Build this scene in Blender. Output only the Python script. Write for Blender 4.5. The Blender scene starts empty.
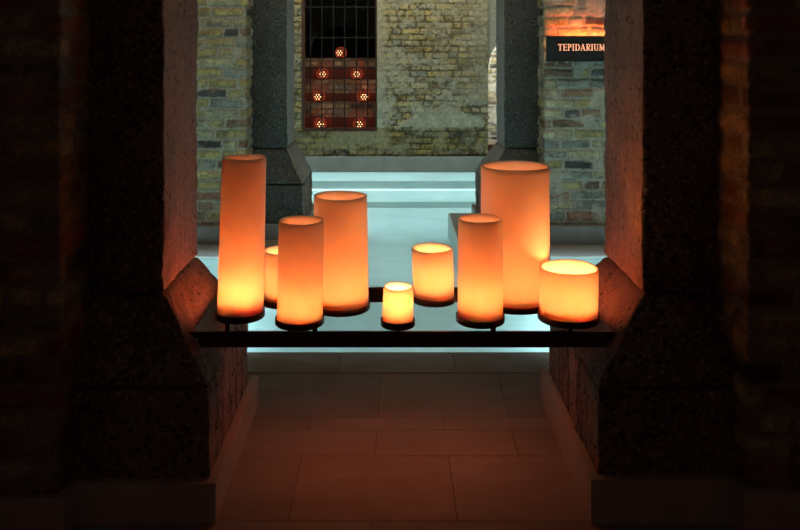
import bpy, bmesh, math, random
import numpy as np
from mathutils import Vector, Matrix
random.seed(7); rng = np.random.default_rng(11)
sc = bpy.context.scene
COL = sc.collection
PI = math.pi

# ------------------------------------------------------------------ camera geometry
EYE = 1.475; F = 830.0; CX, CY = 390.0, 38.0        # eye height, focal length in px, vanishing point
def PX(x, d): return (x - CX) / F * d
def PZ(y, d): return EYE - (y - CY) / F * d

# ------------------------------------------------------------------ materials
def new_mat(name):
    m = bpy.data.materials.new(name); m.use_nodes = True
    nt = m.node_tree; nt.nodes.clear()
    out = nt.nodes.new('ShaderNodeOutputMaterial')
    return m, nt, out
def N(nt, typ, **kw):
    n = nt.nodes.new(typ)
    for k, v in kw.items():
        if k in n.inputs: n.inputs[k].default_value = v
        else: setattr(n, k, v)
    return n
def ramp(nt, stops):
    r = nt.nodes.new('ShaderNodeValToRGB'); e = r.color_ramp.elements
    while len(e) < len(stops): e.new(0.5)
    for el, (p, c) in zip(e, stops):
        el.position = p; el.color = (c[0], c[1], c[2], 1)
    return r

def mat_relief():
    m, nt, out = new_mat('relief_brick')
    b = N(nt, 'ShaderNodeBsdfPrincipled', Roughness=0.9)
    a = N(nt, 'ShaderNodeAttribute', attribute_name='Col')
    tc = N(nt, 'ShaderNodeTexCoord')
    n1 = N(nt, 'ShaderNodeTexNoise', Scale=90.0, Detail=5.0)
    nt.links.new(tc.outputs['Object'], n1.inputs['Vector'])
    mx = N(nt, 'ShaderNodeMix', data_type='RGBA', blend_type='MULTIPLY')
    mx.inputs[0].default_value = 1
    r = ramp(nt, [(0.3, (.62, .62, .62)), (0.7, (1.25, 1.25, 1.25))])
    nt.links.new(n1.outputs['Fac'], r.inputs[0])
    nt.links.new(a.outputs['Color'], mx.inputs[6]); nt.links.new(r.outputs[0], mx.inputs[7])
    nt.links.new(mx.outputs[2], b.inputs['Base Color'])
    bp = N(nt, 'ShaderNodeBump', Strength=0.5, Distance=0.004)
    nt.links.new(n1.outputs['Fac'], bp.inputs['Height']); nt.links.new(bp.outputs[0], b.inputs['Normal'])
    nt.links.new(b.outputs[0], out.inputs[0]); return m

def mat_concrete(name, base, dark, light, speck, bump, streak=0.0):
    m, nt, out = new_mat(name)
    b = N(nt, 'ShaderNodeBsdfPrincipled', Roughness=0.88)
    tc = N(nt, 'ShaderNodeTexCoord'); mp = N(nt, 'ShaderNodeMapping')
    nt.links.new(tc.outputs['Object'], mp.inputs[0])
    n1 = N(nt, 'ShaderNodeTexNoise', Scale=3.0, Detail=6.0, Roughness=0.6)
    n2 = N(nt, 'ShaderNodeTexNoise', Scale=55.0, Detail=5.0, Roughness=0.65)
    v = N(nt, 'ShaderNodeTexVoronoi', Scale=130.0)
    v2 = N(nt, 'ShaderNodeTexVoronoi', Scale=80.0)
    for n in (n1, n2, v, v2): nt.links.new(mp.outputs[0], n.inputs['Vector'])
    rb = ramp(nt, [(0.3, dark), (0.65, base)]); nt.links.new(n1.outputs['Fac'], rb.inputs[0])
    # aggregate stones: per-cell brightness
    sp = N(nt, 'ShaderNodeSeparateColor'); nt.links.new(v.outputs['Color'], sp.inputs[0])
    rs = ramp(nt, [(0.0, (0, 0, 0)), (1 - speck, (0, 0, 0)), (1 - speck + .04, (1, 1, 1))])
    nt.links.new(sp.outputs[0], rs.inputs[0])
    m1 = N(nt, 'ShaderNodeMix', data_type='RGBA'); nt.links.new(rs.outputs[0], m1.inputs[0])
    nt.links.new(rb.outputs[0], m1.inputs[6]); m1.inputs[7].default_value = (*light, 1)
    sp2 = N(nt, 'ShaderNodeSeparateColor'); nt.links.new(v2.outputs['Color'], sp2.inputs[0])
    rs2 = ramp(nt, [(0.0, (0, 0, 0)), (1 - speck, (0, 0, 0)), (1 - speck + .04, (1, 1, 1))])
    nt.links.new(sp2.outputs[1], rs2.inputs[0])
    m2 = N(nt, 'ShaderNodeMix', data_type='RGBA'); nt.links.new(rs2.outputs[0], m2.inputs[0])
    nt.links.new(m1.outputs[2], m2.inputs[6]); m2.inputs[7].default_value = (dark[0]*.25, dark[1]*.25, dark[2]*.25, 1)
    m3 = N(nt, 'ShaderNodeMix', data_type='RGBA', blend_type='MULTIPLY'); m3.inputs[0].default_value = 1
    r3 = ramp(nt, [(0.3, (.6, .6, .6)), (0.7, (1.3, 1.3, 1.3))]); nt.links.new(n2.outputs['Fac'], r3.inputs[0])
    nt.links.new(m2.outputs[2], m3.inputs[6]); nt.links.new(r3.outputs[0], m3.inputs[7])
    col = m3.outputs[2]
    hgt = n2.outputs['Fac']
    if streak:
        mp2 = N(nt, 'ShaderNodeMapping'); mp2.inputs['Scale'].default_value = (30, 30, 1.6)
        nt.links.new(tc.outputs['Object'], mp2.inputs[0])
        n4 = N(nt, 'ShaderNodeTexNoise', Scale=1.0, Detail=4.0, Roughness=0.6); nt.links.new(mp2.outputs[0], n4.inputs['Vector'])
        r4 = ramp(nt, [(0.36, (1-streak,)*3), (0.5, (1, 1, 1))]); nt.links.new(n4.outputs['Fac'], r4.inputs[0])
        m4 = N(nt, 'ShaderNodeMix', data_type='RGBA', blend_type='MULTIPLY'); m4.inputs[0].default_value = 1
        nt.links.new(col, m4.inputs[6]); nt.links.new(r4.outputs[0], m4.inputs[7]); col = m4.outputs[2]
        ad = N(nt, 'ShaderNodeMath', operation='ADD'); nt.links.new(hgt, ad.inputs[0]); nt.links.new(r4.outputs[0], ad.inputs[1]); hgt = ad.outputs[0]
    nt.links.new(col, b.inputs['Base Color'])
    bp = N(nt, 'ShaderNodeBump', Strength=bump, Distance=0.008)
    nt.links.new(hgt, bp.inputs['Height']); nt.links.new(bp.outputs[0], b.inputs['Normal'])
    nt.links.new(b.outputs[0], out.inputs[0]); return m

def mat_stone(name, c1, c2, rough, scale=4.0, spec=0.5):
    m, nt, out = new_mat(name)
    b = N(nt, 'ShaderNodeBsdfPrincipled', Roughness=rough); b.inputs['Specular IOR Level'].default_value = spec
    tc = N(nt, 'ShaderNodeTexCoord'); mp = N(nt, 'ShaderNodeMapping'); mp.inputs['Scale'].default_value = (1, 2.2, 1)
    nt.links.new(tc.outputs['Object'], mp.inputs[0])
    n1 = N(nt, 'ShaderNodeTexNoise', Scale=scale, Detail=7.0, Roughness=0.62, Distortion=0.8)
    nt.links.new(mp.outputs[0], n1.inputs['Vector'])
    r = ramp(nt, [(0.32, c1), (0.68, c2)]); nt.links.new(n1.outputs['Fac'], r.inputs[0])
    oi = N(nt, 'ShaderNodeAttribute', attribute_name='Col')
    mx = N(nt, 'ShaderNodeMix', data_type='RGBA', blend_type='MULTIPLY'); mx.inputs[0].default_value = 1 if name == 'floor_tile' else 0
    nt.links.new(r.outputs[0], mx.inputs[6]); nt.links.new(oi.outputs['Color'], mx.inputs[7])
    nt.links.new(mx.outputs[2], b.inputs['Base Color'])
    bp = N(nt, 'ShaderNodeBump', Strength=0.12, Distance=0.003)
    nt.links.new(n1.outputs['Fac'], bp.inputs['Height']); nt.links.new(bp.outputs[0], b.inputs['Normal'])
    nt.links.new(b.outputs[0], out.inputs[0]); return m

def mat_plain(name, c, rough=0.5, metal=0.0, bump=0.0):
    m, nt, out = new_mat(name)
    b = N(nt, 'ShaderNodeBsdfPrincipled', Roughness=rough, Metallic=metal)
    tc = N(nt, 'ShaderNodeTexCoord'); n1 = N(nt, 'ShaderNodeTexNoise', Scale=40.0, Detail=4.0)
    nt.links.new(tc.outputs['Object'], n1.inputs['Vector'])
    r = ramp(nt, [(0.3, tuple(k*.75 for k in c)), (0.7, tuple(min(1, k*1.2) for k in c))])
    nt.links.new(n1.outputs['Fac'], r.inputs[0]); nt.links.new(r.outputs[0], b.inputs['Base Color'])
    if bump:
        bp = N(nt, 'ShaderNodeBump', Strength=bump, Distance=0.003)
        nt.links.new(n1.outputs['Fac'], bp.inputs['Height']); nt.links.new(bp.outputs[0], b.inputs['Normal'])
    nt.links.new(b.outputs[0], out.inputs[0]); return m

def mat_emit(name, c, s):
    m, nt, out = new_mat(name)
    e = N(nt, 'ShaderNodeEmission', Strength=s); e.inputs[0].default_value = (*c, 1)
    nt.links.new(e.outputs[0], out.inputs[0]); return m

def mat_wax():
    m, nt, out = new_mat('candle_wax')
    tc = N(nt, 'ShaderNodeTexCoord'); n1 = N(nt, 'ShaderNodeTexNoise', Scale=9.0, Detail=4.0, Roughness=0.55)
    nt.links.new(tc.outputs['Object'], n1.inputs['Vector'])
    d = N(nt, 'ShaderNodeBsdfPrincipled', Roughness=0.5); d.inputs['Specular IOR Level'].default_value = 0.25
    r = ramp(nt, [(0.3, WAX_A), (0.7, WAX_B)])
    nt.links.new(n1.outputs['Fac'], r.inputs[0]); nt.links.new(r.outputs[0], d.inputs['Base Color'])
    d.subsurface_method = 'RANDOM_WALK'
    d.inputs['Subsurface Weight'].default_value = 1.0
    d.inputs['Subsurface Radius'].default_value = (1.0, 0.75, 0.65)
    d.inputs['Subsurface Scale'].default_value = 0.022
    nt.links.new(d.outputs[0], out.inputs[0]); return m
WAX_A = (.87, .73, .68); WAX_B = (.92, .79, .75)

def mat_water():
    m, nt, out = new_mat('pool_water')
    tr = N(nt, 'ShaderNodeBsdfTransparent'); tr.inputs[0].default_value = (.86, .97, .97, 1)
    gl = N(nt, 'ShaderNodeBsdfGlossy', Roughness=0.18)
    fr = N(nt, 'ShaderNodeFresnel', IOR=1.33)
    tc = N(nt, 'ShaderNodeTexCoord'); n1 = N(nt, 'ShaderNodeTexNoise', Scale=2.2, Detail=3.0)
    nt.links.new(tc.outputs['Object'], n1.inputs['Vector'])
    bp = N(nt, 'ShaderNodeBump', Strength=0.12, Distance=0.02)
    nt.links.new(n1.outputs['Fac'], bp.inputs['Height']); nt.links.new(bp.outputs[0], gl.inputs['Normal']); nt.links.new(bp.outputs[0], fr.inputs['Normal'])
    mx = N(nt, 'ShaderNodeMixShader')
    nt.links.new(fr.outputs[0], mx.inputs[0]); nt.links.new(tr.outputs[0], mx.inputs[1]); nt.links.new(gl.outputs[0], mx.inputs[2])
    nt.links.new(mx.outputs[0], out.inputs[0]); return m

M = dict(
    relief=mat_relief(),
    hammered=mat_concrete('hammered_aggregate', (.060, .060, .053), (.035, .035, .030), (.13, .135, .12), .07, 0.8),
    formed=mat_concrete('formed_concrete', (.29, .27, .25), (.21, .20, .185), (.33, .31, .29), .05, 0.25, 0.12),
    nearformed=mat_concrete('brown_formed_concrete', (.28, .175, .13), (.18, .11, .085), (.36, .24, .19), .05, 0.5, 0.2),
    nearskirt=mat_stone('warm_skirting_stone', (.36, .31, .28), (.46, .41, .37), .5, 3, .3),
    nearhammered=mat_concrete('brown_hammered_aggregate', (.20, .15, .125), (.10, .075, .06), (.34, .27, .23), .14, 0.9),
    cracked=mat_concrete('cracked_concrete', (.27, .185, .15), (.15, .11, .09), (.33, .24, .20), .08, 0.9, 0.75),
    skirt=mat_stone('skirting_stone', (.19, .18, .17), (.26, .25, .235), .45, 3),
    tile=mat_stone('floor_tile', (.25, .205, .18), (.33, .28, .25), .6, 2.2, .2),
    grout=mat_plain('grout', (.12, .10, .09), .9),
    basin=mat_stone('pool_marble', (.58, .72, .73), (.76, .86, .86), .35, 1.6),
    plaster=mat_plain('grey_plaster', (.36, .37, .34), .9, 0, .4),
    iron=mat_plain('dark_bronze_iron', (.075, .030, .022), .45, .2, .1),
    tray=mat_plain('rust_brown_iron', (.055, .022, .014), .45, .2, .1),
    bolt=mat_plain('steel_bolt', (.6, .55, .5), .4, .2),
    bars=mat_plain('black_grille_iron', (.02, .022, .02), .6, .5),
    wood=mat_plain('red_brown_timber', (.075, .03, .022), .7, 0, .3),
    board=mat_plain('dark_red_board', (.07, .018, .014), .7, 0, .3),
    niche_dark=mat_plain('dark_plaster', (.020, .018, .017), .95, 0, .3),  # near-black plaster of the niche interior
    ceil=mat_plain('dark_ceiling', (.20, .20, .19), .95),
    signblack=mat_plain('black_sign_metal', (.004, .0035, .0035), .7),
    letters=mat_emit('lit_letters', (1.0, .42, .22), 1.25),
    lantern=mat_plain('dark_lantern_metal', (.05, .022, .018), .5, .6),
    hot=mat_emit('lantern_hole_hot', (1.0, .50, .24), 3.5),
    red=mat_emit('lantern_hole_red', (1.0, .14, .05), .8),
    strip=mat_emit('pool_led', (.72, 1.0, 1.0), 2.2),
    wax=mat_wax(), water=mat_water(),
    wick=mat_plain('charred_wick', (.03, .025, .02), .9),
)

# ------------------------------------------------------------------ object helpers
def link(name, bm, mats, parent=None, smooth=False, loc=None):
    me = bpy.data.meshes.new(name); bm.normal_update(); bm.to_mesh(me); bm.free()
    for m in (mats if isinstance(mats, (list, tuple)) else [mats]): me.materials.append(m)
    if smooth:
        for p in me.polygons: p.use_smooth = True
    o = bpy.data.objects.new(name, me); COL.objects.link(o)
    if parent: o.parent = parent
    if loc: o.location = loc
    return o
def thing(name, label, cat, loc=(0, 0, 0), group=None):
    o = bpy.data.objects.new(name, None); COL.objects.link(o); o.location = loc; o.empty_display_size = .05
    o['label'] = label; o['category'] = cat
    if group: o['group'] = group
    return o
def tag(o, label, cat, group=None, kind=None):
    o['label'] = label; o['category'] = cat
    if group: o['group'] = group
    if kind: o['kind'] = kind
    return o
def struct(o, label=None, cat=None):
    o['kind'] = 'structure'
    if label: o['label'] = label; o['category'] = cat
    return o
def add_box(bm, x0, x1, y0, y1, z0, z1, mi=0, bevel=0.0):
    vs = [bm.verts.new((x, y, z)) for z in (z0, z1) for y in (y0, y1) for x in (x0, x1)]
    fs = [(0, 2, 3, 1), (4, 5, 7, 6), (0, 1, 5, 4), (2, 6, 7, 3), (0, 4, 6, 2), (1, 3, 7, 5)]
    out = []
    for f in fs:
        fc = bm.faces.new([vs[i] for i in f]); fc.material_index = mi; out.append(fc)
    if bevel:
        es = list({e for f in out for e in f.edges})
        bmesh.ops.bevel(bm, geom=es, offset=bevel, segments=2, affect='EDGES', profile=.5)
    return out
def add_prism(bm, poly, y0, y1, mi=0):
    a = [bm.verts.new((x, y0, z)) for x, z in poly]; b = [bm.verts.new((x, y1, z)) for x, z in poly]
    n = len(poly)
    fs = [bm.faces.new(a), bm.faces.new(b[::-1])]
    for i in range(n): fs.append(bm.faces.new((a[i], b[i], b[(i+1) % n], a[(i+1) % n])))
    for f in fs: f.material_index = mi
    bmesh.ops.recalc_face_normals(bm, faces=fs)
def add_lathe(bm, prof, seg=48, cx=0, cy=0, fn=None, mi=0):
    rings = []
    for (r, z) in prof:
        if r < 1e-6: rings.append([bm.verts.new((cx, cy, z))])
        else:
            ring = []
            for k in range(seg):
                a = 2*PI*k/seg; x, y, zz = r*math.cos(a), r*math.sin(a), z
                if fn: x, y, zz = fn(x, y, zz)
                ring.append(bm.verts.new((cx+x, cy+y, zz)))
            rings.append(ring)
    for A, B in zip(rings, rings[1:]):
        for k in range(seg):
            k2 = (k+1) % seg
            if len(A) == 1 and len(B) == 1: continue
            if len(A) == 1: f = bm.faces.new((A[0], B[k2], B[k]))
            elif len(B) == 1: f = bm.faces.new((A[k], A[k2], B[0]))
            else: f = bm.faces.new((A[k], A[k2], B[k2], B[k]))
            f.material_index = mi; f.smooth = True

# ------------------------------------------------------------------ vectorised noise
def h3(i, j, s):
    n = (i.astype(np.int64)*374761393 + j.astype(np.int64)*668265263 + s*982451653) & 0x7fffffff
    n = ((n ^ (n >> 13))*1274126177) & 0x7fffffff
    return ((n ^ (n >> 16)) & 0xffff)/65535.0
def vn(u, v, s=0):
    i = np.floor(u); j = np.floor(v); a = u-i; b = v-j
    a = a*a*(3-2*a); b = b*b*(3-2*b)
    return (h3(i, j, s)*(1-a)+h3(i+1, j, s)*a)*(1-b)+(h3(i, j+1, s)*(1-a)+h3(i+1, j+1, s)*a)*b
def fbm(u, v, s=0, o=4):
    t = 0; w = .5; tot = 0
    for k in range(o):
        t = t+w*vn(u*2**k, v*2**k, s+k*17); tot += w; w *= .55
    return t/tot
def ss(a, b, x):
    t = np.clip((x-a)/(b-a), 0, 1); return t*t*(3-2*t)

YEL = (.45, .345, .14); PAL = (.42, .36, .22); BRN = (.24, .15, .09); DRK = (.07, .055, .05); GRY = (.27, .27, .23); RED = (.30, .13, .085)
PALETTE = np.array([YEL, PAL, BRN, DRK, GRY, RED])
def bricks(u, v, st):
    """albedo and relief of old brickwork at (u, v) metres on a wall"""
    s = st['seed']; h = st['h']
    wu = (fbm(u*6, v*6, s+3, 3)-.5)*.016; wv = (fbm(u*5, v*7, s+9, 3)-.5)*.020
    U = u+wu; V = v+wv
    row = np.floor(V/h).astype(int); fv = V-row*h
    du = np.zeros_like(u); idx = np.zeros_like(row)
    R = random.Random(s*31+5)
    for r in range(row.min(), row.max()+1):
        m = row == r
        e = [-12.0 - R.random()*.2]
        while e[-1] < 12: e.append(e[-1]+(st['L'] if R.random() < st['stretch'] else st['L']*.5)*(.92+.16*R.random()))
        e = np.array(e)
        if not m.any(): continue
        k = np.searchsorted(e, U[m])-1
        du[m] = np.minimum(U[m]-e[k], e[k+1]-U[m]); idx[m] = k
    dv = np.minimum(fv, h-fv)
    q = st['mort']*.5
    rr = .007
    a = np.clip(rr+q-du, 0, None); b = np.clip(rr+q-dv, 0, None)
    d = rr-np.sqrt(a*a+b*b)+np.minimum(np.maximum(0, 0), 0)
    d = d + (fbm(u*40, v*40, s+21, 3)-.5)*st['rag']
    H = ss(-.002, .006, d)
    rid = h3(row*1.0, idx*1.0, s+77); rid2 = h3(row*1.0, idx*1.0, s+99)
    cum = np.cumsum(st['w'])/np.sum(st['w']); ci = np.searchsorted(cum, rid.clip(0, .9999))
    c = PALETTE[ci]*(.72+.5*rid2)[:, None]
    c = c*(.62+.76*fbm(u*18, v*26, s+41, 4))[:, None]
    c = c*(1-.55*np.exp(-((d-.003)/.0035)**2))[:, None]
    stain = ss(.52, .75, fbm(u*9, v*13, s+61, 4))
    c = c*(1-.45*stain)[:, None]
    mc = np.array(st['mc'])*(.7+.6*fbm(u*30, v*30, s+51, 4))[:, None]
    hb = .35+.5*rid2+.35*(fbm(u*22, v*22, s+31, 3)-.5)
    hgt = H*hb*st['amp']
    col = mc*(1-H)[:, None]+c*H[:, None]
    sm = ss(st['sm0'], st['sm0']+.14, fbm(u*7, v*9, s+71, 5))
    if 'fine' in st: sm = ss(.40, .62, .55*fbm(u*7, v*9, s+71, 5)+.45*fbm(u*34, v*46, s+73, 4)-.02)*.9
    if 'mask' in st: sm = np.clip(sm+st['mask'](u, v), 0, 1)
    pc = np.array(st['pc'])*(.55+.9*fbm(u*26, v*26, s+81, 5))[:, None]
    col = col*(1-.85*sm)[:, None]+pc*(.85*sm)[:, None]
    hgt = hgt*(1-sm)+sm*st['amp']*(.65+.5*(fbm(u*16, v*16, s+91, 4)-.5))
    if 'tint' in st: col = st['tint'](u, v, col)
    return col, hgt

def relief_wall(name, path, z0, z1, step, st, boxes, inside=None):
    """path: plan polyline, outward normal to its right-hand side; boxes: solid core"""
    us, xs, ys, nx, ny = [], [], [], [], []
    acc = 0; segs = []
    for (a, b) in zip(path, path[1:]):
        L = math.hypot(b[0]-a[0], b[1]-a[1]); segs.append((a, b, L, acc)); acc += L
    for si, (a, b, L, s0) in enumerate(segs):
        n = max(1, int(L/step)); tx, ty = (b[0]-a[0])/L, (b[1]-a[1])/L
        for k in range(n+(1 if si == len(segs)-1 else 0)):
            t = k/n; us.append(s0+t*L); xs.append(a[0]+(b[0]-a[0])*t); ys.append(a[1]+(b[1]-a[1])*t)
            mx, my = ty, -tx
            if k == 0 and si > 0:
                pa, pb, pl, _ = segs[si-1]; mx += (pb[1]-pa[1])/pl; my += -(pb[0]-pa[0])/pl
                l = math.hypot(mx, my)/1.2; mx /= l; my /= l
            nx.append(mx); ny.append(my)
    nu = len(us); nv = int((z1-z0)/step)+1
    zs = np.linspace(z0, z1, nv)
    UU, VV = np.meshgrid(np.array(us), zs); u = UU.ravel()+st.get('u0', 0); v = VV.ravel()
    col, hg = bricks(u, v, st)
    X = np.tile(xs, nv)+np.tile(nx, nv)*hg; Y = np.tile(ys, nv)+np.tile(ny, nv)*hg
    co = np.stack([X, Y, v], 1)
    i = np.arange(nu-1); j = np.arange(nv-1); I, J = np.meshgrid(i, j); I = I.ravel(); J = J.ravel()
    q = np.stack([J*nu+I, J*nu+I+1, (J+1)*nu+I+1, (J+1)*nu+I], 1)
    if inside is not None:
        cx = co[q].mean(1); q = q[~inside(cx)]
    verts = [tuple(p) for p in co.tolist()]; faces = q.tolist(); nc = len(verts); nq = len(faces)
    for (x0, x1, y0, y1, c0, c1) in boxes:
        o = len(verts)
        verts += [(x, y, z) for z in (c0, c1) for y in (y0, y1) for x in (x0, x1)]
        faces += [[o+k for k in f] for f in ((0, 2, 3, 1), (4, 5, 7, 6), (0, 1, 5, 4), (2, 6, 7, 3), (0, 4, 6, 2), (1, 3, 7, 5))]
    me = bpy.data.meshes.new(name); me.from_pydata(verts, [], faces)
    at = me.color_attributes.new('Col', 'FLOAT_COLOR', 'POINT')
    cc = np.ones((len(verts), 4)); cc[:nc, :3] = col; cc[nc:, :3] = st['mc']
    at.data.foreach_set('color', cc.ravel().astype(np.float32))
    sm = np.zeros(len(faces), dtype=bool); sm[:nq] = True
    me.polygons.foreach_set('use_smooth', sm)
    me.materials.append(M['relief']); me.update()
    o = bpy.data.objects.new(name, me); COL.objects.link(o)
    return struct(o)

H_TOP = 3.3
# ================================================================== THE SETTING
# plan measures: opening between the walls, pillar faces
WL, WR = -.988, 1.071
ST = dict(h=.074, L=.235, stretch=.62, mort=.017, rag=.010, amp=.016, w=[5, 3, 2.2, .8, 2.2, .3], mc=(.33, .285, .215), pc=(.36, .32, .25), sm0=.66)
def S(**k):
    d = dict(ST); d.update(k); return d
# near arcade: brick walls either side of the pillars
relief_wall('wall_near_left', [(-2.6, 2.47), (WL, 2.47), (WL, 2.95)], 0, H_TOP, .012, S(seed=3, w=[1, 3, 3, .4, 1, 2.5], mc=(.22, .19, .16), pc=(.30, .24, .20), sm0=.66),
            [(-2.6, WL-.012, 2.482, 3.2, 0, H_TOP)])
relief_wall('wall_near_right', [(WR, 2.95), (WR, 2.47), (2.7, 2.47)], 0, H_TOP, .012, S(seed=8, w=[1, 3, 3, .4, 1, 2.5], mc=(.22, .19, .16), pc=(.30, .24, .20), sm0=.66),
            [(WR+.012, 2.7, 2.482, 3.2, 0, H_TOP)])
# far arcade
FL, FR = -1.045, 1.122
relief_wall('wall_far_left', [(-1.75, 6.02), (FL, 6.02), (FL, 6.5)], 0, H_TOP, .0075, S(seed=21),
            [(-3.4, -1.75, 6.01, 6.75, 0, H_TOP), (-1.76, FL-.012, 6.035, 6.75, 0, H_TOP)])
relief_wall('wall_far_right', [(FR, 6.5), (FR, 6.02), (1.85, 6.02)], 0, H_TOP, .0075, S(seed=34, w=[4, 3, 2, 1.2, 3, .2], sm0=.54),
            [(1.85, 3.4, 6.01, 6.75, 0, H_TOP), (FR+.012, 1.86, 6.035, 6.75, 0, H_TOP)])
# back wall with the barred window
BD = 9.45
bx0, bx1 = PX(291, BD), PX(488, BD)
wx0, wx1, wz0, wz1 = PX(301.5, BD), PX(377.5, BD), PZ(131, BD), 2.35
def back_mask(u, v):
    x = u + bx0
    px = x/BD*F+CX; py = CY+(EYE-v)/BD*F
    m = np.zeros_like(u)
    wob = (fbm(u*8, v*8, 5, 4)-.5)*16
    m += ss(12, 3, px-377+wob*.5)*(px > 370)*(py < 128)                  # rendered jamb beside the window
    m += ss(-3, 3, py-131+wob*.15)*ss(6, -2, py-143+wob*.3)*ss(395, 385, px+wob)*(px > 330)  # rendered sill
    tri = (py > 104+np.abs(px-444)*.42+wob*.25) & (py < 127+wob*.12) & (px > 398+wob) & (px < 484)
    m += np.where(tri, 1.0, 0.0)
    right = ss(430, 490, px+wob*2)*.55*(py < 104)
    return m+right-.0
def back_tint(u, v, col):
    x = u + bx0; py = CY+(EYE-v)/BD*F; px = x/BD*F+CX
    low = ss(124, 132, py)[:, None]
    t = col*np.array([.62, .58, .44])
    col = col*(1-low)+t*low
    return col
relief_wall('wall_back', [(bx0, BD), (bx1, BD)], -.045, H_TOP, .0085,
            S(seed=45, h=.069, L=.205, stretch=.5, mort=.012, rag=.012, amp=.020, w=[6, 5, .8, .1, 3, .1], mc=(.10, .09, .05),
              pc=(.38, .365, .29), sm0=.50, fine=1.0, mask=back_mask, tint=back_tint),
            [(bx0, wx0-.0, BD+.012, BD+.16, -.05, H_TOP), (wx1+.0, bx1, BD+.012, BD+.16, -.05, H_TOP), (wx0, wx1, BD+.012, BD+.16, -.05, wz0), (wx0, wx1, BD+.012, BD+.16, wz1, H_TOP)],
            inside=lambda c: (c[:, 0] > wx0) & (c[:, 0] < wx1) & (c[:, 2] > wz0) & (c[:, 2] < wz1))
# springing of the arch at the right-hand corner of the back wall
bm = bmesh.new()
poly = [(bx1-.02, PZ(70, BD)), (bx1, PZ(70, BD)), (bx1+.012, PZ(62, BD)), (bx1+.035, PZ(54, BD)), (bx1+.075, PZ(48, BD)), (bx1+.40, PZ(20, BD)), (bx1+.40, H_TOP), (bx1-.02, H_TOP)]
add_prism(bm, poly, BD+.02, BD+.30); struct(link('wall_back_arch', bm, M['plaster']))
# brighter bay behind the back wall, seen at its two edges
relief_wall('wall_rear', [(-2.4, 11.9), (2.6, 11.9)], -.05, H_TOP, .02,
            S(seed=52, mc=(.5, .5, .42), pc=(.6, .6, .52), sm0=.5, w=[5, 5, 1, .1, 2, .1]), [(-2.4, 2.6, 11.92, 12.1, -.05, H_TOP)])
# plain side walls of the far rooms, ceiling
for nm, x0, x1 in (('wall_side_left', -3.5, -3.4), ('wall_side_right', 3.4, 3.5)):
    bm = bmesh.new(); add_box(bm, x0, x1, 3.2, 12.1, -.3, H_TOP); struct(link(nm, bm, M['plaster']))
bm = bmesh.new(); add_box(bm, -3.5, 3.5, -1.5, 12.1, H_TOP, H_TOP+.1); struct(link('ceiling', bm, M['ceil']))

# ---- floor of large stone tiles (joints measured on the floor)
def tile_mesh(rows, x0, x1, z, name, gap=.0022, mat=M['tile']):
    bm = bmesh.new(); cl = bm.loops.layers.float_color.new('Col')
    for (y0, y1, js) in rows:
        xs = [x0]+list(js)+[x1]
        for a, b in zip(xs, xs[1:]):
            t = .90+.2*random.random(); w = random.uniform(-.03, .03)
            n0 = set(bm.faces)
            add_box(bm, a+gap/2, b-gap/2, y0+gap/2, y1-gap/2, z-.03, z, 0, .0012)
            for f in bm.faces:
                if f not in n0:
                    for l in f.loops: l[cl] = (t+w, t, t-w, 1)
    n0 = set(bm.faces)
    add_box(bm, x0, x1, rows[0][0], rows[-1][1], z-.05, z-.0045, 1)
    for f in bm.faces:
        if f not in n0:
            for l in f.loops: l[cl] = (1, 1, 1, 1)
    return struct(link(name, bm, [mat, M['grout']]))
def xj(px, y): return PX(px, EYE*F/(y-CY))
rows = [(-1.2, 1.2, [-1.6, -.5, .6, 1.7]), (1.2, 1.75, [-1.9, -.7, .3, 1.4]), (1.75, 2.15, [-1.3, -.2, .8, 1.8]),
        (2.15, 2.535, [-1.2, xj(371.5, 523), 1.05, 2.1]),
        (2.535, 2.93, [-2.0, -1.2, xj(301, 460), xj(449, 460), .9, 1.7]),
        (2.93, 3.123, [-1.7, -.9, xj(376, 443), xj(515, 443), 1.2]),
        (3.123, 3.226, [-2.1, -1.2, xj(310, 424), xj(444, 424), 1.0, 1.9]),
        (3.226, 3.650, [-1.9, -1.0, xj(379, 395), xj(503, 395), 1.3]),
        (3.66, 3.90, [-2.2, -1.35, xj(340, 362), xj(454, 362), 1.1, 2.0])]
tile_mesh(rows, -2.7, 2.8, 0, 'floor')

# ---- pool: basin with two submerged steps, copings
bz = -.20
bm = bmesh.new()
add_box(bm, -3.4, 3.4, 3.90, 8.18, bz-.1, bz)                     # bottom
add_box(bm, -3.4, 3.4, 8.18, 8.825, bz-.1, -.141)                 # first step
add_box(bm, -3.4, 3.4, 8.825, 9.95, bz-.1, -.045)                 # second step
add_box(bm, -3.4, 3.4, 3.80, 3.90, bz-.1, -.032)                  # near wall
for (x0, x1, y0, y1) in ((-3.4, -.48, 5.59, 5.60), (.49, 3.4, 5.59, 5.60), (-.49, -.48, 5.60, 7.01), (.49, .50, 5.60, 7.01), (-3.4, -.49, 7.0, 7.01), (.50, 3.4, 7.0, 7.01)):
    add_box(bm, x0, x1, y0, y1, bz, -.001)                        # marble lining of the copings
struct(link('floor_pool', bm, M['basin']))
bm = bmesh.new(); kb = dict(bevel=.004)
for (x0, x1, y0, y1) in ((-3.4, -.49, 5.60, 7.0), (.50, 3.4, 5.60, 7.0)):
    add_box(bm, x0, x1, y0, y1, bz, 0, 0, .004)
struct(link('floor_coping', bm, M['skirt']))
# water
bm = bmesh.new()
for (x0, x1, y0, y1) in ((-3.4, 3.4, 3.9, 5.6), (-.49, .50, 5.6, 7.0), (-3.4, 3.4, 7.0, 9.44)):
    f = bm.faces.new([bm.verts.new(p) for p in ((x0, y0, -.03), (x1, y0, -.03), (x1, y1, -.03), (x0, y1, -.03))])
w = link('pool_water', bm, M['water']); tag(w, 'pale cyan lit water of the shallow pool behind the candles', 'water', kind='stuff')
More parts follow.
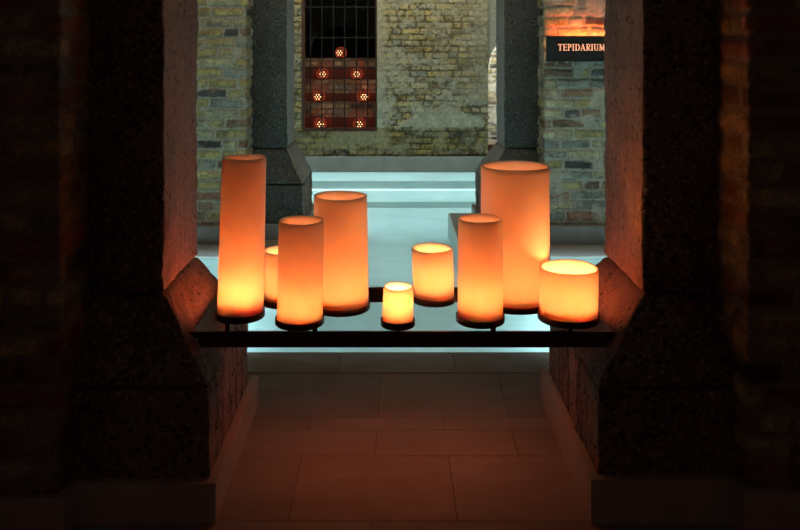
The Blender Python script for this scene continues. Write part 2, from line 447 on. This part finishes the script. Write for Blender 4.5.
# underwater light strips
def strip(x0, x1, y0, y1, z0, z1, label):
    bm = bmesh.new(); add_box(bm, x0, x1, y0, y1, z0, z1)
    return tag(link('light_strip', bm, M['strip']), label, 'light strip', None)
strip(-1.6, 1.6, 8.812, 8.824, -.141, -.131, 'underwater light strip along the foot of the far pool step')

# ---- skirtings
def skirt(name, rects, z0, z1, m='skirt'):
    bm = bmesh.new()
    for (x0, x1, y0, y1) in rects: add_box(bm, x0, x1, y0, y1, z0, z1, 0, .002)
    return struct(link(name, bm, M[m]))
PLX, PRX = -.559, .640      # near plinth faces
t = .03
skirt('baseboard_near_left', [(-2.6, WL+t, 2.47-t, 2.475), (WL, WL+t, 2.475, 2.55), (WL+t, PLX+t, 2.55-t, 2.552), (PLX, PLX+t, 2.552, 3.33)], 0, .122, 'nearskirt')
skirt('baseboard_near_right', [(WR-t, 2.7, 2.47-t, 2.475), (WR-t, WR, 2.475, 2.55), (PRX-t, WR-t, 2.55-t, 2.552), (PRX-t, PRX, 2.552, 3.37)], 0, .134, 'nearskirt')
skirt('baseboard_far_left', [(-3.4, FL+t, 5.93, 6.0)], 0, .125)
skirt('baseboard_far_right', [(FR-t, 3.4, 5.93, 6.0)], 0, .125)
skirt('baseboard_back', [(bx0-.02, bx1+.0, BD-.05, BD+.02)], -.045, PZ(157, BD-.05))

# ---- pillars
def vn1(u, v, s): return float(vn(np.array([u]), np.array([v]), s)[0])
def loft(rings, step, amp, seed, side_mi=1, front_mi=0):
    """closed box-like solid through rectangular rings (z,x0,x1,y0,y1), surface roughened"""
    P = []; zs = []
    for (a, b) in zip(rings, rings[1:]):
        n = max(1, int(round((b[0]-a[0])/step)))
        for k in range(n): zs.append([a[i]+(b[i]-a[i])*k/n for i in range(5)])
    zs.append(list(rings[-1]))
    z, x0, x1, y0, y1 = zs[0]
    W = max(r[2]-r[1] for r in rings); D = max(r[4]-r[3] for r in rings)
    nx = max(2, int(W/step)); ny = max(2, int(D/step))
    per = [(k/nx, 0, 0) for k in range(nx)]+[(1, k/ny, 1) for k in range(ny)]+[(1-k/nx, 1, 2) for k in range(nx)]+[(0, 1-k/ny, 3) for k in range(ny)]
    n = len(per); fr = np.array([p[0] for p in per]); fd = np.array([p[1] for p in per])
    co = []
    for r in zs:
        x = r[1]+fr*(r[2]-r[1]); y = r[3]+fd*(r[4]-r[3]); co.append(np.stack([x, y, np.full(n, r[0])], 1))
    co = np.concatenate(co)
    # three noises over slanted planes give a seam-free displacement
    a = co[:, 0]*.83+co[:, 1]*.57; b = co[:, 2]*.9+co[:, 0]*.31-co[:, 1]*.43
    for ax in (0, 1):
        d = (fbm(a*9, b*9, seed+ax, 4)-.5)*amp*1.6+(fbm(a*45, b*45, seed+5+ax, 3)-.5)*amp
        co[:, ax] += d
    bm = bmesh.new(); vs = [bm.verts.new(tuple(p)) for p in co]
    for j in range(len(zs)-1):
        for k in range(n):
            k2 = (k+1) % n
            f = bm.faces.new((vs[j*n+k], vs[j*n+k2], vs[(j+1)*n+k2], vs[(j+1)*n+k]))
            f.material_index = side_mi if per[k][2] in (1, 3) else front_mi; f.smooth = True
    f = bm.faces.new(vs[:n][::-1]); f.material_index = front_mi
    f = bm.faces.new(vs[-n:]); f.material_index = front_mi
    return bm
def pillar(label, side, xs, xp, xo, yf, yb, pf, pb, zs, zp, seed, step=.016):
    """side -1: left pillar (inner face at xs), +1: right"""
    root = thing('stone_pillar', label, 'pillar', ((xs+xo)/2, (yf+yb)/2, 0), 'concrete pillars of the two arcades')
    ox, oy = root.location[0], root.location[1]
    def R(z, xi, f, b, i=0.0):
        if side < 0: x0, x1 = xo, xi-i
        else: x0, x1 = xi+i, xo
        return (z, x0-ox, x1-ox, f+i-oy, b-i-oy)
    g = .016
    bm = loft([R(zs+.004, xs, yf, yb, g), R(zs+.012, xs, yf, yb), R(H_TOP, xs, yf, yb)], step, .010, seed)
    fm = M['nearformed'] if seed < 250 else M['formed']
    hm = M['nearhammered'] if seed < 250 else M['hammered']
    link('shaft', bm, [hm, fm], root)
    bm = loft([R(zp+.003, xp, pf, pb, g*1.6), R(zp+.010, xp-side*0, pf, pb), R(zs-.006, xs, yf, yb), R(zs+.003, xs, yf, yb, g)], step, .013, seed+30)
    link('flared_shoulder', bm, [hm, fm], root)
    bm = loft([R(0.0, xp, pf, pb), R(zp-.006, xp, pf, pb), R(zp+.002, xp, pf, pb, g*1.6)], step, .011, seed+60)
    link('plinth', bm, [hm, M['cracked']], root)
    return root
ZS, ZP = .639, .394
pillar('near left concrete pillar carrying the left end of the candle rack', -1, -.738, PLX, -1.00, 2.70, 3.178, 2.55, 3.25, ZS, ZP, 100)
pillar('near right concrete pillar carrying the right end of the candle rack', 1, .823, PRX, 1.085, 2.70, 3.178, 2.55, 3.34, ZS, ZP, 200)
pillar('far left grey concrete pillar beside the barred window', -1, -.776, -.640, -1.07, 6.25, 6.73, 6.10, 6.80, ZS, ZP, 300)
pillar('far right grey concrete pillar behind the largest candle', 1, .862, .70, 1.15, 6.25, 6.73, 6.10, 6.80, ZS, ZP, 400)
skirt('baseboard_far_pillar_left', [(FL, -.615, 6.07, 6.10), (-.640, -.610, 6.10, 6.83)], 0, .11)
skirt('baseboard_far_pillar_right', [(.67, FR, 6.07, 6.10), (.67, .70, 6.10, 6.83)], 0, .11)

# ================================================================== BARRED WINDOW AND LANTERN NICHE
fy = BD+.03
bm = bmesh.new()
add_box(bm, wx0, wx0+.035, fy-.015, fy+.06, wz0, wz1); add_box(bm, wx1-.022, wx1, fy-.015, fy+.06, wz0, wz1)
add_box(bm, wx0+.035, wx1-.022, fy-.015, fy+.06, wz0, wz0+.03); add_box(bm, wx0+.035, wx1-.022, fy-.015, fy+.06, wz1-.03, wz1)
struct(link('window_1', bm, M['wood']))
gr = thing('window_grille', 'black iron bar grille in front of the lantern niche', 'grille', ((wx0+wx1)/2, fy, wz0))
for px in (310.6, 321.9, 333.5, 344.7, 356.3, 367.7):
    bm = bmesh.new(); x = PX(px, fy)-gr.location[0]
    add_lathe(bm, [(.0065, .0), (.0065, wz1-wz0)], 8, x, -.01); link('bar', bm, M['bars'], gr)
for py in (7, 37.6, 67.5):
    z = PZ(py, fy)-wz0
    bm = bmesh.new(); add_box(bm, wx0-gr.location[0]+.03, wx1-gr.location[0]-.02, -.022, -.014, z-.006, z+.006); link('crossbar', bm, M['bars'], gr)
# stepped brick niche behind the bars
T = [(9.62, .40), (9.87, .702), (10.12, .963), (10.37, PZ(58.5, 10.37))]
bt = [PZ(117, 9.87), PZ(93, 10.12), PZ(68, 10.37)]
nx0, nx1 = wx0-.16, wx1+.14
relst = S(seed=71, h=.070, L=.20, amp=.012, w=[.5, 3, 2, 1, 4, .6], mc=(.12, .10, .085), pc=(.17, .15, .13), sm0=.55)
for k in range(3):
    y = T[k+1][0]; z0 = bt[k]; z1 = T[k+1][1]
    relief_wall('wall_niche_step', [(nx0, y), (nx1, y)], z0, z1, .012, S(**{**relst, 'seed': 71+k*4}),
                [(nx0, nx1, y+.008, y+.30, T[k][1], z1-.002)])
    bm = bmesh.new(); add_box(bm, nx0, nx1, y-.006, y+.007, T[k][1], z0, 0, .001); struct(link('trim_%d' % (k+1), bm, M['board']))
bm = bmesh.new(); add_box(bm, nx0, nx1, BD+.165, 9.87, .30, .40); struct(link('floor_niche', bm, M['board']))
bm = bmesh.new(); add_box(bm, nx0, nx1, 10.67, 11.4, 1.0, T[3][1]-.002)
add_box(bm, nx0, nx1, 11.3, 11.4, T[3][1], 2.6)
add_box(bm, nx0-.06, nx0, BD+.165, 11.4, .30, 2.6); add_box(bm, nx1, nx1+.06, BD+.165, 11.4, .30, 2.6)
add_box(bm, nx0, nx1, BD+.165, 11.4, 2.6, 2.66)
struct(link('wall_niche', bm, M['niche_dark']))
# vault curve over the top tier
bm = bmesh.new()
cxv = (nx0+nx1)/2; poly = []
for k in range(17):
    a = PI*k/16; poly.append((cxv-math.cos(a)*.44, PZ(42, 10.7)-.12+math.sin(a)*.33))
n = 16
for (x, z) in poly: pass
a_ = [bm.verts.new((x, 10.7, z)) for x, z in poly]; b_ = [bm.verts.new((x, 10.9, z)) for x, z in poly]
topz = 2.6
t_ = [bm.verts.new((nx0+(nx1-nx0)*k/16, 10.7, topz)) for k in range(17)]
t2 = [bm.verts.new((nx0+(nx1-nx0)*k/16, 10.9, topz)) for k in range(17)]
for k in range(16):
    bm.faces.new((a_[k], a_[k+1], t_[k+1], t_[k])); bm.faces.new((a_[k], b_[k], b_[k+1], a_[k+1])); bm.faces.new((b_[k], t2[k], t2[k+1], b_[k+1]))
struct(link('wall_niche_vault', bm, M['niche_dark']))

def make_lantern(r=.074):
    root = thing('lantern', '', 'lantern')
    bm = bmesh.new()
    prof = [(0, 0), (r*.55, 0), (r*.60, .006)]
    for k in range(1, 14):
        a = -PI/2+PI*k/14
        if math.sin(a) > -.86: prof.append((r*math.cos(a), r*.95+r*math.sin(a)))
    prof += [(r*.3, r*1.9), (r*.3, r*1.98), (0, r*1.98)]
    add_lathe(bm, prof, 24); link('body', bm, M['lantern'], root)
    hb = bmesh.new(); rb = bmesh.new()
    for row, el in enumerate((-.70, -.36, -.02, .32, .66, 1.0)):
        n = 14 if el < .5 else 9
        for k in range(n):
            a = -PI/2+2*PI*(k+.5*(row % 2))/n
            c = Vector((math.cos(a)*math.cos(el), math.sin(a)*math.cos(el), math.sin(el)))
            tx = Vector((-math.sin(a), math.cos(a), 0)); ty = c.cross(tx)
            p = Vector((0, 0, r*.95))+c*(r+.0012)
            hot = -c.y > .84 and el < .5
            s = .0088 if hot else .0085
            tgt = hb if hot else rb
            vs = [tgt.verts.new(p+tx*(s*math.cos(q))+ty*(s*math.sin(q))) for q in (0, PI/2, PI, 3*PI/2)]
            tgt.faces.new(vs)
    o = link('lit_hole_pattern', hb, M['hot'], root); o['label'] = 'glowing pale orange piercings'
    o = link('side_hole_pattern', rb, M['red'], root); o['label'] = 'glowing red piercings'
    for (x, y, z, e) in ((-.10, .055, .085, .05), (.10, .055, .085, .05), (-.055, .05, .175, .05), (.055, .05, .175, .05), (-.10, -.06, .03, .03), (.10, -.06, .03, .03)):
        L = bpy.data.lights.new('lantern_glow', 'POINT'); L.energy = e; L.color = (1, .10, .035); L.shadow_soft_size = .008
        o = bpy.data.objects.new('lantern_glow', L); COL.objects.link(o); o.parent = root; o.location = (x, y, z)
    return root
def copy_tree(o, parent=None):
    c = o.copy(); COL.objects.link(c); c.parent = parent
    for ch in [k for k in bpy.data.objects if k.parent == o and k != c]: copy_tree(ch, c)
    return c
LN = [(341.0, 3, 10.50, 'pierced lantern alone on the top tier of the niche behind the window bars'),
      (322.5, 2, 10.24, 'left pierced red lantern on the second tier from the top of the barred niche'),
      (357.0, 2, 10.24, 'right pierced red lantern on the second tier from the top of the barred niche'),
      (319.0, 1, 9.99, 'left pierced red lantern on the second tier from the bottom of the barred niche'),
      (363.0, 1, 9.99, 'right pierced red lantern on the second tier from the bottom of the barred niche'),
      (320.5, 0, 9.75, 'left pierced red lantern on the bottom tier of the barred niche'),
      (359.5, 0, 9.75, 'right pierced red lantern on the bottom tier of the barred niche')]
proto = make_lantern()
for i, (px, k, d, lab) in enumerate(LN):
    o = proto if i == 0 else copy_tree(proto)
    o.location = (PX(px, d), d, T[k][1]); o.rotation_euler.z = (i*.37) % .5-.25; o['label'] = lab; o['group'] = 'pierced lanterns in the barred niche'

# ================================================================== SIGN
sd = 5.95
sx0, sx1, sz0, sz1 = PX(546.5, sd), PX(546.5, sd)+.50, PZ(61.5, sd), PZ(36, sd)
sg = thing('wall_sign', 'black sign reading TEPIDARIUM in lit letters on the right brick wall', 'sign', ((sx0+sx1)/2, sd, sz0))
sw = (sx1-sx0)/2; sh = sz1-sz0
bm = bmesh.new(); add_box(bm, -sw, sw, 0, .02, 0, sh, 0, .002); link('panel', bm, M['signblack'], sg)
for x in (-sw+.04, sw-.06):
    bm = bmesh.new(); add_box(bm, x, x+.02, .02, .072, .06, .09); link('bracket', bm, M['signblack'], sg)
def letter(bm, ch, x, z, w, h):
    T_ = h*.145; t_ = h*.075; y0, y1 = -.004, .001
    def seg(ax, az, bx, bz, th):
        dx, dz = bx-ax, bz-az; l = math.hypot(dx, dz); nx_, nz_ = -dz/l*th/2, dx/l*th/2
        add_prism(bm, [(x+ax+nx_, z+az+nz_), (x+bx+nx_, z+bz+nz_), (x+bx-nx_, z+bz-nz_), (x+ax-nx_, z+az-nz_)], y0, y1)
    def ser(cx, zz, l=.30): seg(cx-h*l/2, zz, cx+h*l/2, zz, t_*.9)
    def arc(cx, cz, rx, rz, a0, a1, th0, th1, n=9):
        pts = [(cx+rx*math.cos(a0+(a1-a0)*k/n), cz+rz*math.sin(a0+(a1-a0)*k/n)) for k in range(n+1)]
        for k in range(n):
            tt = th0+(th1-th0)*math.sin(PI*(k+.5)/n); seg(*pts[k], *pts[k+1], tt)
    e = t_/2
    if ch == 'T': seg(w/2, 0, w/2, h, T_); seg(0, h-e, w, h-e, t_); ser(w/2, e); seg(e, h, e, h*.78, t_); seg(w-e, h, w-e, h*.78, t_)
    elif ch == 'E':
        s = w*.24; seg(s, 0, s, h, T_); seg(0, h-e, w, h-e, t_); seg(0, e, w, e, t_); seg(s, h*.52, w*.8, h*.52, t_); seg(w-e, h, w-e, h*.8, t_); seg(w-e, 0, w-e, h*.2, t_); seg(w*.8, h*.42, w*.8, h*.62, t_)
    elif ch == 'I': seg(w/2, 0, w/2, h, T_); ser(w/2, e, .34); ser(w/2, h-e, .34)
    elif ch in 'PR':
        s = w*.26; seg(s, 0, s, h, T_); ser(s, e, .34); seg(0, h-e, w*.5, h-e, t_); seg(s, h*.47, w*.5, h*.47, t_)
        arc(w*.5, h*.73, w*.38, h*.235, PI/2, -PI/2, t_, T_)
        if ch == 'R': seg(w*.48, h*.47, w*.92, e, T_); seg(w*.84, e, w*1.02, e, t_)
    elif ch == 'D':
        s = w*.22; seg(s, 0, s, h, T_); seg(0, h-e, w*.45, h-e, t_); seg(0, e, w*.45, e, t_); arc(w*.45, h/2, w*.48, h/2-e, PI/2, -PI/2, t_, T_, 12)
    elif ch == 'A': seg(w*.12, 0, w*.5, h, t_); seg(w*.88, 0, w*.5, h, T_); seg(w*.25, h*.33, w*.75, h*.33, t_); ser(w*.12, e, .28); ser(w*.88, e, .28)
    elif ch == 'U':
        seg(w*.2, h, w*.2, h*.32, T_); seg(w*.82, h, w*.82, h*.32, t_); arc(w*.51, h*.34, w*.31, h*.31, PI, 2*PI, T_, t_, 10); ser(w*.2, h-e, .32); ser(w*.82, h-e, .28)
    elif ch == 'M':
        seg(w*.14, 0, w*.18, h, t_); seg(w*.18, h, w*.5, h*.08, T_); seg(w*.5, h*.08, w*.84, h, t_); seg(w*.84, h, w*.88, 0, T_); ser(w*.13, e, .28); ser(w*.88, e, .30); ser(w*.14, h-e, .2); ser(w*.86, h-e, .2)
bm = bmesh.new()
hL = 6.6/F*sd; tx = PX(558.0, sd)-sg.location[0]; tz = PZ(50.6, sd)-sz0
tot = PX(604.6, sd)-PX(558.0, sd)
W_ = dict(T=.78, E=.70, P=.70, I=.38, D=.86, A=.86, R=.78, U=.84, M=1.0)
word = 'TEPIDARIUM'; gap = .14; full = sum(W_[c] for c in word)+gap*(len(word)-1); k_ = tot/full
x = tx
for c in word:
    letter(bm, c, x, tz, W_[c]*k_, hL); x += (W_[c]+gap)*k_
o = link('lettering', bm, M['letters'], sg); o['label'] = 'glowing orange serif capitals TEPIDARIUM'

# ================================================================== CANDLE RACK
rk = thing('candle_rack', 'dark metal rack of two rails with trays spanning between the near pillars', 'candle rack', (.04, 2.9, 0))
RX, RY = rk.location[0], rk.location[1]
ZR = .522; SL = .18/.245; SRr = (.823-.640)/.245
def chx(side, z):
    if side < 0: return -.738+(ZS-z)*SL
    return .823-(ZS-z)*SRr
def rail(name, y, th, zt, hh):
    bm = bmesh.new()
    zb = zt-hh
    add_prism(bm, [(chx(-1, zb)-RX-.004, zb), (chx(1, zb)-RX+.012, zb), (chx(1, zt)-RX+.012, zt), (chx(-1, zt)-RX-.010, zt)], y-RY, y+th-RY)
    return link(name, bm, M['iron'], rk)
rail('front_rail', 2.69, .012, ZR, .050)
rail('rear_rail', 3.165, .012, ZR, .055)
for s in (-1, 1):                                            # flat straps along the pillar shoulders
    bm = bmesh.new(); a = chx(s, ZR-.046); c = chx(s, ZR-.006); q = -s*.006
    add_prism(bm, [(a-RX, ZR-.046), (c-RX, ZR-.006), (c+q-RX, ZR-.006), (a+q-RX, ZR-.046)], 2.702-RY, 3.165-RY)
    link('end_strap', bm, M['iron'], rk)
bm = bmesh.new(); bx_, bz_ = PX(197, 2.69), PZ(339, 2.69)
vs = []
add_box(bm, bx_-RX-.0045, bx_-RX+.0045, 2.684-RY, 2.690-RY, bz_-.0045, bz_+.0045, 0, .002); o = link('bolt', bm, M['bolt'], rk); o['label'] = 'small bright bolt head'

# ------------------------------------------------------------------ candles
ZT = .548      # underside of the trays
# name key, centre px x (top), px x (bottom), top y, radius px top/bottom, depth, lamp power, lamp height, rim tilt, stem px x
CN = [
 dict(k='A', fl=0.042, xt=244.3, xb=240.2, yt=156.7, rt=21.9, rb=22.9, d=2.765, P=3.6, stem=228,
      lab='tallest slender orange candle at the far left of the rack'),
 dict(k='B1', fl=0.03, xt=284.5, xb=284.0, yt=249.5, rt=20.8, rb=21.2, d=2.912, P=2.4, stem=284,
      lab='short glowing candle mostly hidden behind the second front candle from the left'),
 dict(k='E', fl=0.022, xt=301.4, xb=299.8, yt=219.7, rt=22.4, rb=22.8, d=2.70, P=2.0, stem=315,
      lab='medium orange candle, second from the left in the front row'),
 dict(k='B2', fl=0.03, xt=340.5, xb=341.4, yt=195.0, rt=26.5, rb=27.2, d=2.852, P=3.2, stem=342,
      lab='wide tall orange candle in the back row left of centre'),
 dict(k='F', fl=0.024, xt=398.4, xb=397.7, yt=285.9, rt=14.9, rb=15.5, d=2.68, P=2.2, stem=398,
      lab='smallest candle, glowing almost white, at the front centre of the rack'),
 dict(k='B3', fl=0.032, xt=432.3, xb=434.0, yt=247.5, rt=20.6, rb=20.3, d=2.93, P=2.9, stem=434,
      lab='short bright yellow candle in the back row right of the smallest candle'),
 dict(k='C', fl=0.036, xt=480.5, xb=480.2, yt=218.0, rt=22.2, rb=22.6, d=2.72, P=2.4, stem=493,
      lab='medium orange candle in the front row in front of the largest candle'),
 dict(k='B4', fl=0.03, xt=514.8, xb=515.4, yt=165.4, rt=34.0, rb=34.5, d=2.902, P=4.4, stem=515,
      lab='largest candle, tall and thick, in the back row at the right'),
 dict(k='D', fl=0.03, xt=568.8, xb=568.5, yt=266.6, rt=29.0, rb=29.0, d=2.74, P=4.2, stem=570,
      lab='short wide bright candle at the right end of the rack'),
]
PS = .70
def candle(c, i):
    d = c['d']; zb = ZT+.006
    xb = PX(c['xb'], d); xt = PX(c['xt'], d); rb = c['rb']/F*d; rt = c['rt']/F*d; zt = PZ(c['yt'], d); H = zt-zb
    # tray, part of the rack
    ro = rb+.0055
    bm = bmesh.new(); tx, ty = xb-RX, d-RY
    add_lathe(bm, [(0, ZT), (ro-.002, ZT), (ro, ZT+.002), (ro, ZT+.021), (ro-.0012, ZT+.022), (ro-.003, ZT+.021), (ro-.0035, ZT+.0055), (0, ZT+.0055)], 64, tx, ty)
    tr = link('tray', bm, M['tray'], rk)
    bm = bmesh.new(); sx = PX(c['stem'], 2.70 if d < 2.8 else 3.0)
    if d < 2.8:
        sx = PX(c['stem'], 2.70); add_box(bm, sx-RX-.008, sx-RX+.008, 2.690-RY, 2.702-RY, ZR-.001, ZT)
    else:
        ya = max(d+.03, 2.98); sx = xb
        add_box(bm, sx-RX-.012, sx-RX+.012, ya-RY, 3.165-RY, ZR-.012, ZR-.004)
        add_box(bm, sx-RX-.008, sx-RX+.008, ya-RY+.004, ya-RY+.018, ZR-.004, ZT)
    link('stem', bm, M['iron'], tr)
    # candle
    root = thing('pillar_candle', c['lab'], 'candle', (xb, d, zb), 'hollow glowing candles on the rack')
    th = .0075; fl = c['fl']
    seed = i*7
    def fn(x, y, z):
        t = z/H; a = math.atan2(y, x)
        k = 1+.004*math.sin(2*a+seed)+.003*math.sin(3*a+seed*2+5*t)
        zz = z+(.0010*math.sin(a*2+seed)+.0006*math.sin(a*3+seed)) * max(0, t-.97)/.03
        return (x*k+(xt-xb)*t, y*k, zz)
    def rr(z): return rb+(rt-rb)*z/H
    prof = [(0, 0), (rb*.5, 0), (rb-.003, 0), (rb, .003)]
    n = max(6, int(H/.02))
    for k in range(1, n): prof.append((rr(H*k/n), H*k/n))
    prof += [(rt, H-.005), (rt-.0015, H-.0015), (rt-.0035, H), (rt-th+.002, H-.0015), (rt-th, H-.005)]
    for k in range(n-1, 0, -1):
        z = H*k/n
        if z > fl+.01: prof.append((rr(z)-th, z))
    prof += [(rb-th, fl+.008), (rb-th-.008, fl), (rb*.4, fl), (0, fl)]
    bm = bmesh.new(); add_lathe(bm, prof, 72, 0, 0, fn)
    bmesh.ops.recalc_face_normals(bm, faces=bm.faces[:])
    link('wax_shell', bm, M['wax'], root)
    # its flame light, low inside the shell
    zl = fl+c.get('lh', .055)
    for (zz, p) in ((zl, .9), (zl+.45*(H-zl), .004)):
        if H < .25 and p < .15: continue
        L = bpy.data.lights.new('flame', 'POINT'); L.energy = c['P']*PS*p; L.color = (1, .335, .090); L.shadow_soft_size = .012
        o = bpy.data.objects.new('flame', L); COL.objects.link(o); o.parent = root; o.location = ((xt-xb)*zz/H, 0, zz)
    return root
for i, c in enumerate(CN): candle(c, i)

# ================================================================== LIGHT OF THE PLACE, WITH ADDED FILL
def area(name, loc, rot, sx, sy, e, col, spread=180):
    L = bpy.data.lights.new(name, 'AREA'); L.shape = 'RECTANGLE'; L.size = sx; L.size_y = sy; L.energy = e; L.color = col; L.spread = math.radians(spread)
    o = bpy.data.objects.new(name, L); COL.objects.link(o); o.location = loc; o.rotation_euler = rot; return o
COOL = (1.0, .88, .58)
area('pool_room_wall_washer', (.1, 5.25, 3.1), (math.radians(28), 0, 0), 5.0, .25, 16, COOL, 120)
area('window_room_wall_washer', (.05, 8.35, 3.1), (math.radians(34), 0, 0), 2.8, .25, 18, COOL, 120)
area('rear_bay_light', (0, 10.6, 3.2), (math.radians(40), 0, 0), 4.4, .8, 420, (1, 1, .88))
PD = (.74, .95, 1.0)
area('pool_fill_light', (0, 4.75, 3.27), (0, 0, 0), 6.4, 1.5, 5.5, PD, 14)  # overhead pool lamps are unseen fill, added to brighten the water evenly
area('pool_fill_light', (0, 8.22, 3.27), (0, 0, 0), 2.6, 2.3, 18, PD, 14)
area('pool_fill_light', (-1.8, 4.75, 3.27), (0, 0, 0), 1.9, 1.6, 26, PD, 14)
area('pool_fill_light', (1.8, 4.75, 3.27), (0, 0, 0), 1.9, 1.6, 26, PD, 14)
area('pool_edge_light', (0, 3.905, -.08), (math.radians(75), 0, 0), 6.4, .05, 10, PD, 160)
area('pool_fill_light', (0, 8.9, 3.27), (0, 0, 0), 2.6, 1.0, 6, PD, 10)
area('pool_fill_light', (0, 6.3, 3.27), (0, 0, 0), .85, 1.5, 2.0, PD, 14)
area('floor_fill_light', (.04, 2.93, .462), (0, 0, 0), .95, .30, .85, (1, .18, .055), 160)  # added red fill below the rack, boosts the candlelight on the floor
area('pillar_fill_light', (-.585, 2.93, .535), (0, math.radians(150), 0), .02, .36, .58, (1, .17, .05), 150)  # added fill at both rack ends, stands in for candlelight on the pillars
area('pillar_fill_light', (.665, 2.93, .535), (0, math.radians(-150), 0), .02, .36, .58, (1, .17, .05), 150)
area('sign_back_light', (sx0+.32, 5.985, sz1-.01), (math.radians(180), 0, 0), .34, .03, 1.3, (1, .20, .05))
area('sign_back_light', (sx0+.27, 5.960, sz1+.002), (math.radians(180-25), 0, 0), .46, .018, 1.8, (1, .15, .035))
area('sign_side_light', (sx0+.01, 5.985, (sz0+sz1)/2), (0, math.radians(90), 0), .12, .02, .10, (1, .36, .12))
wd = bpy.data.worlds.new('w'); sc.world = wd; wd.use_nodes = True
wd.node_tree.nodes['Background'].inputs[0].default_value = (1, .50, .36, 1); wd.node_tree.nodes['Background'].inputs[1].default_value = .030

cam = bpy.data.cameras.new('camera'); co = bpy.data.objects.new('camera', cam); COL.objects.link(co)
co.location = (0, 0, EYE); co.rotation_euler = (PI/2, 0, 0)
cam.sensor_width = 36; cam.lens = F/800*36; cam.shift_x = (400-CX)/800; cam.shift_y = -(265-CY)/800
cam.clip_start = .05
sc.camera = co
sc.view_settings.view_transform = 'Standard'; sc.view_settings.look = 'None'; sc.view_settings.gamma = 1; sc.view_settings.exposure = 0
sc.cycles.use_denoising = True; sc.cycles.max_bounces = 12; sc.cycles.diffuse_bounces = 6; sc.cycles.transparent_max_bounces = 16
sc.cycles.sample_clamp_indirect = 6
sc.cycles.use_adaptive_sampling = False
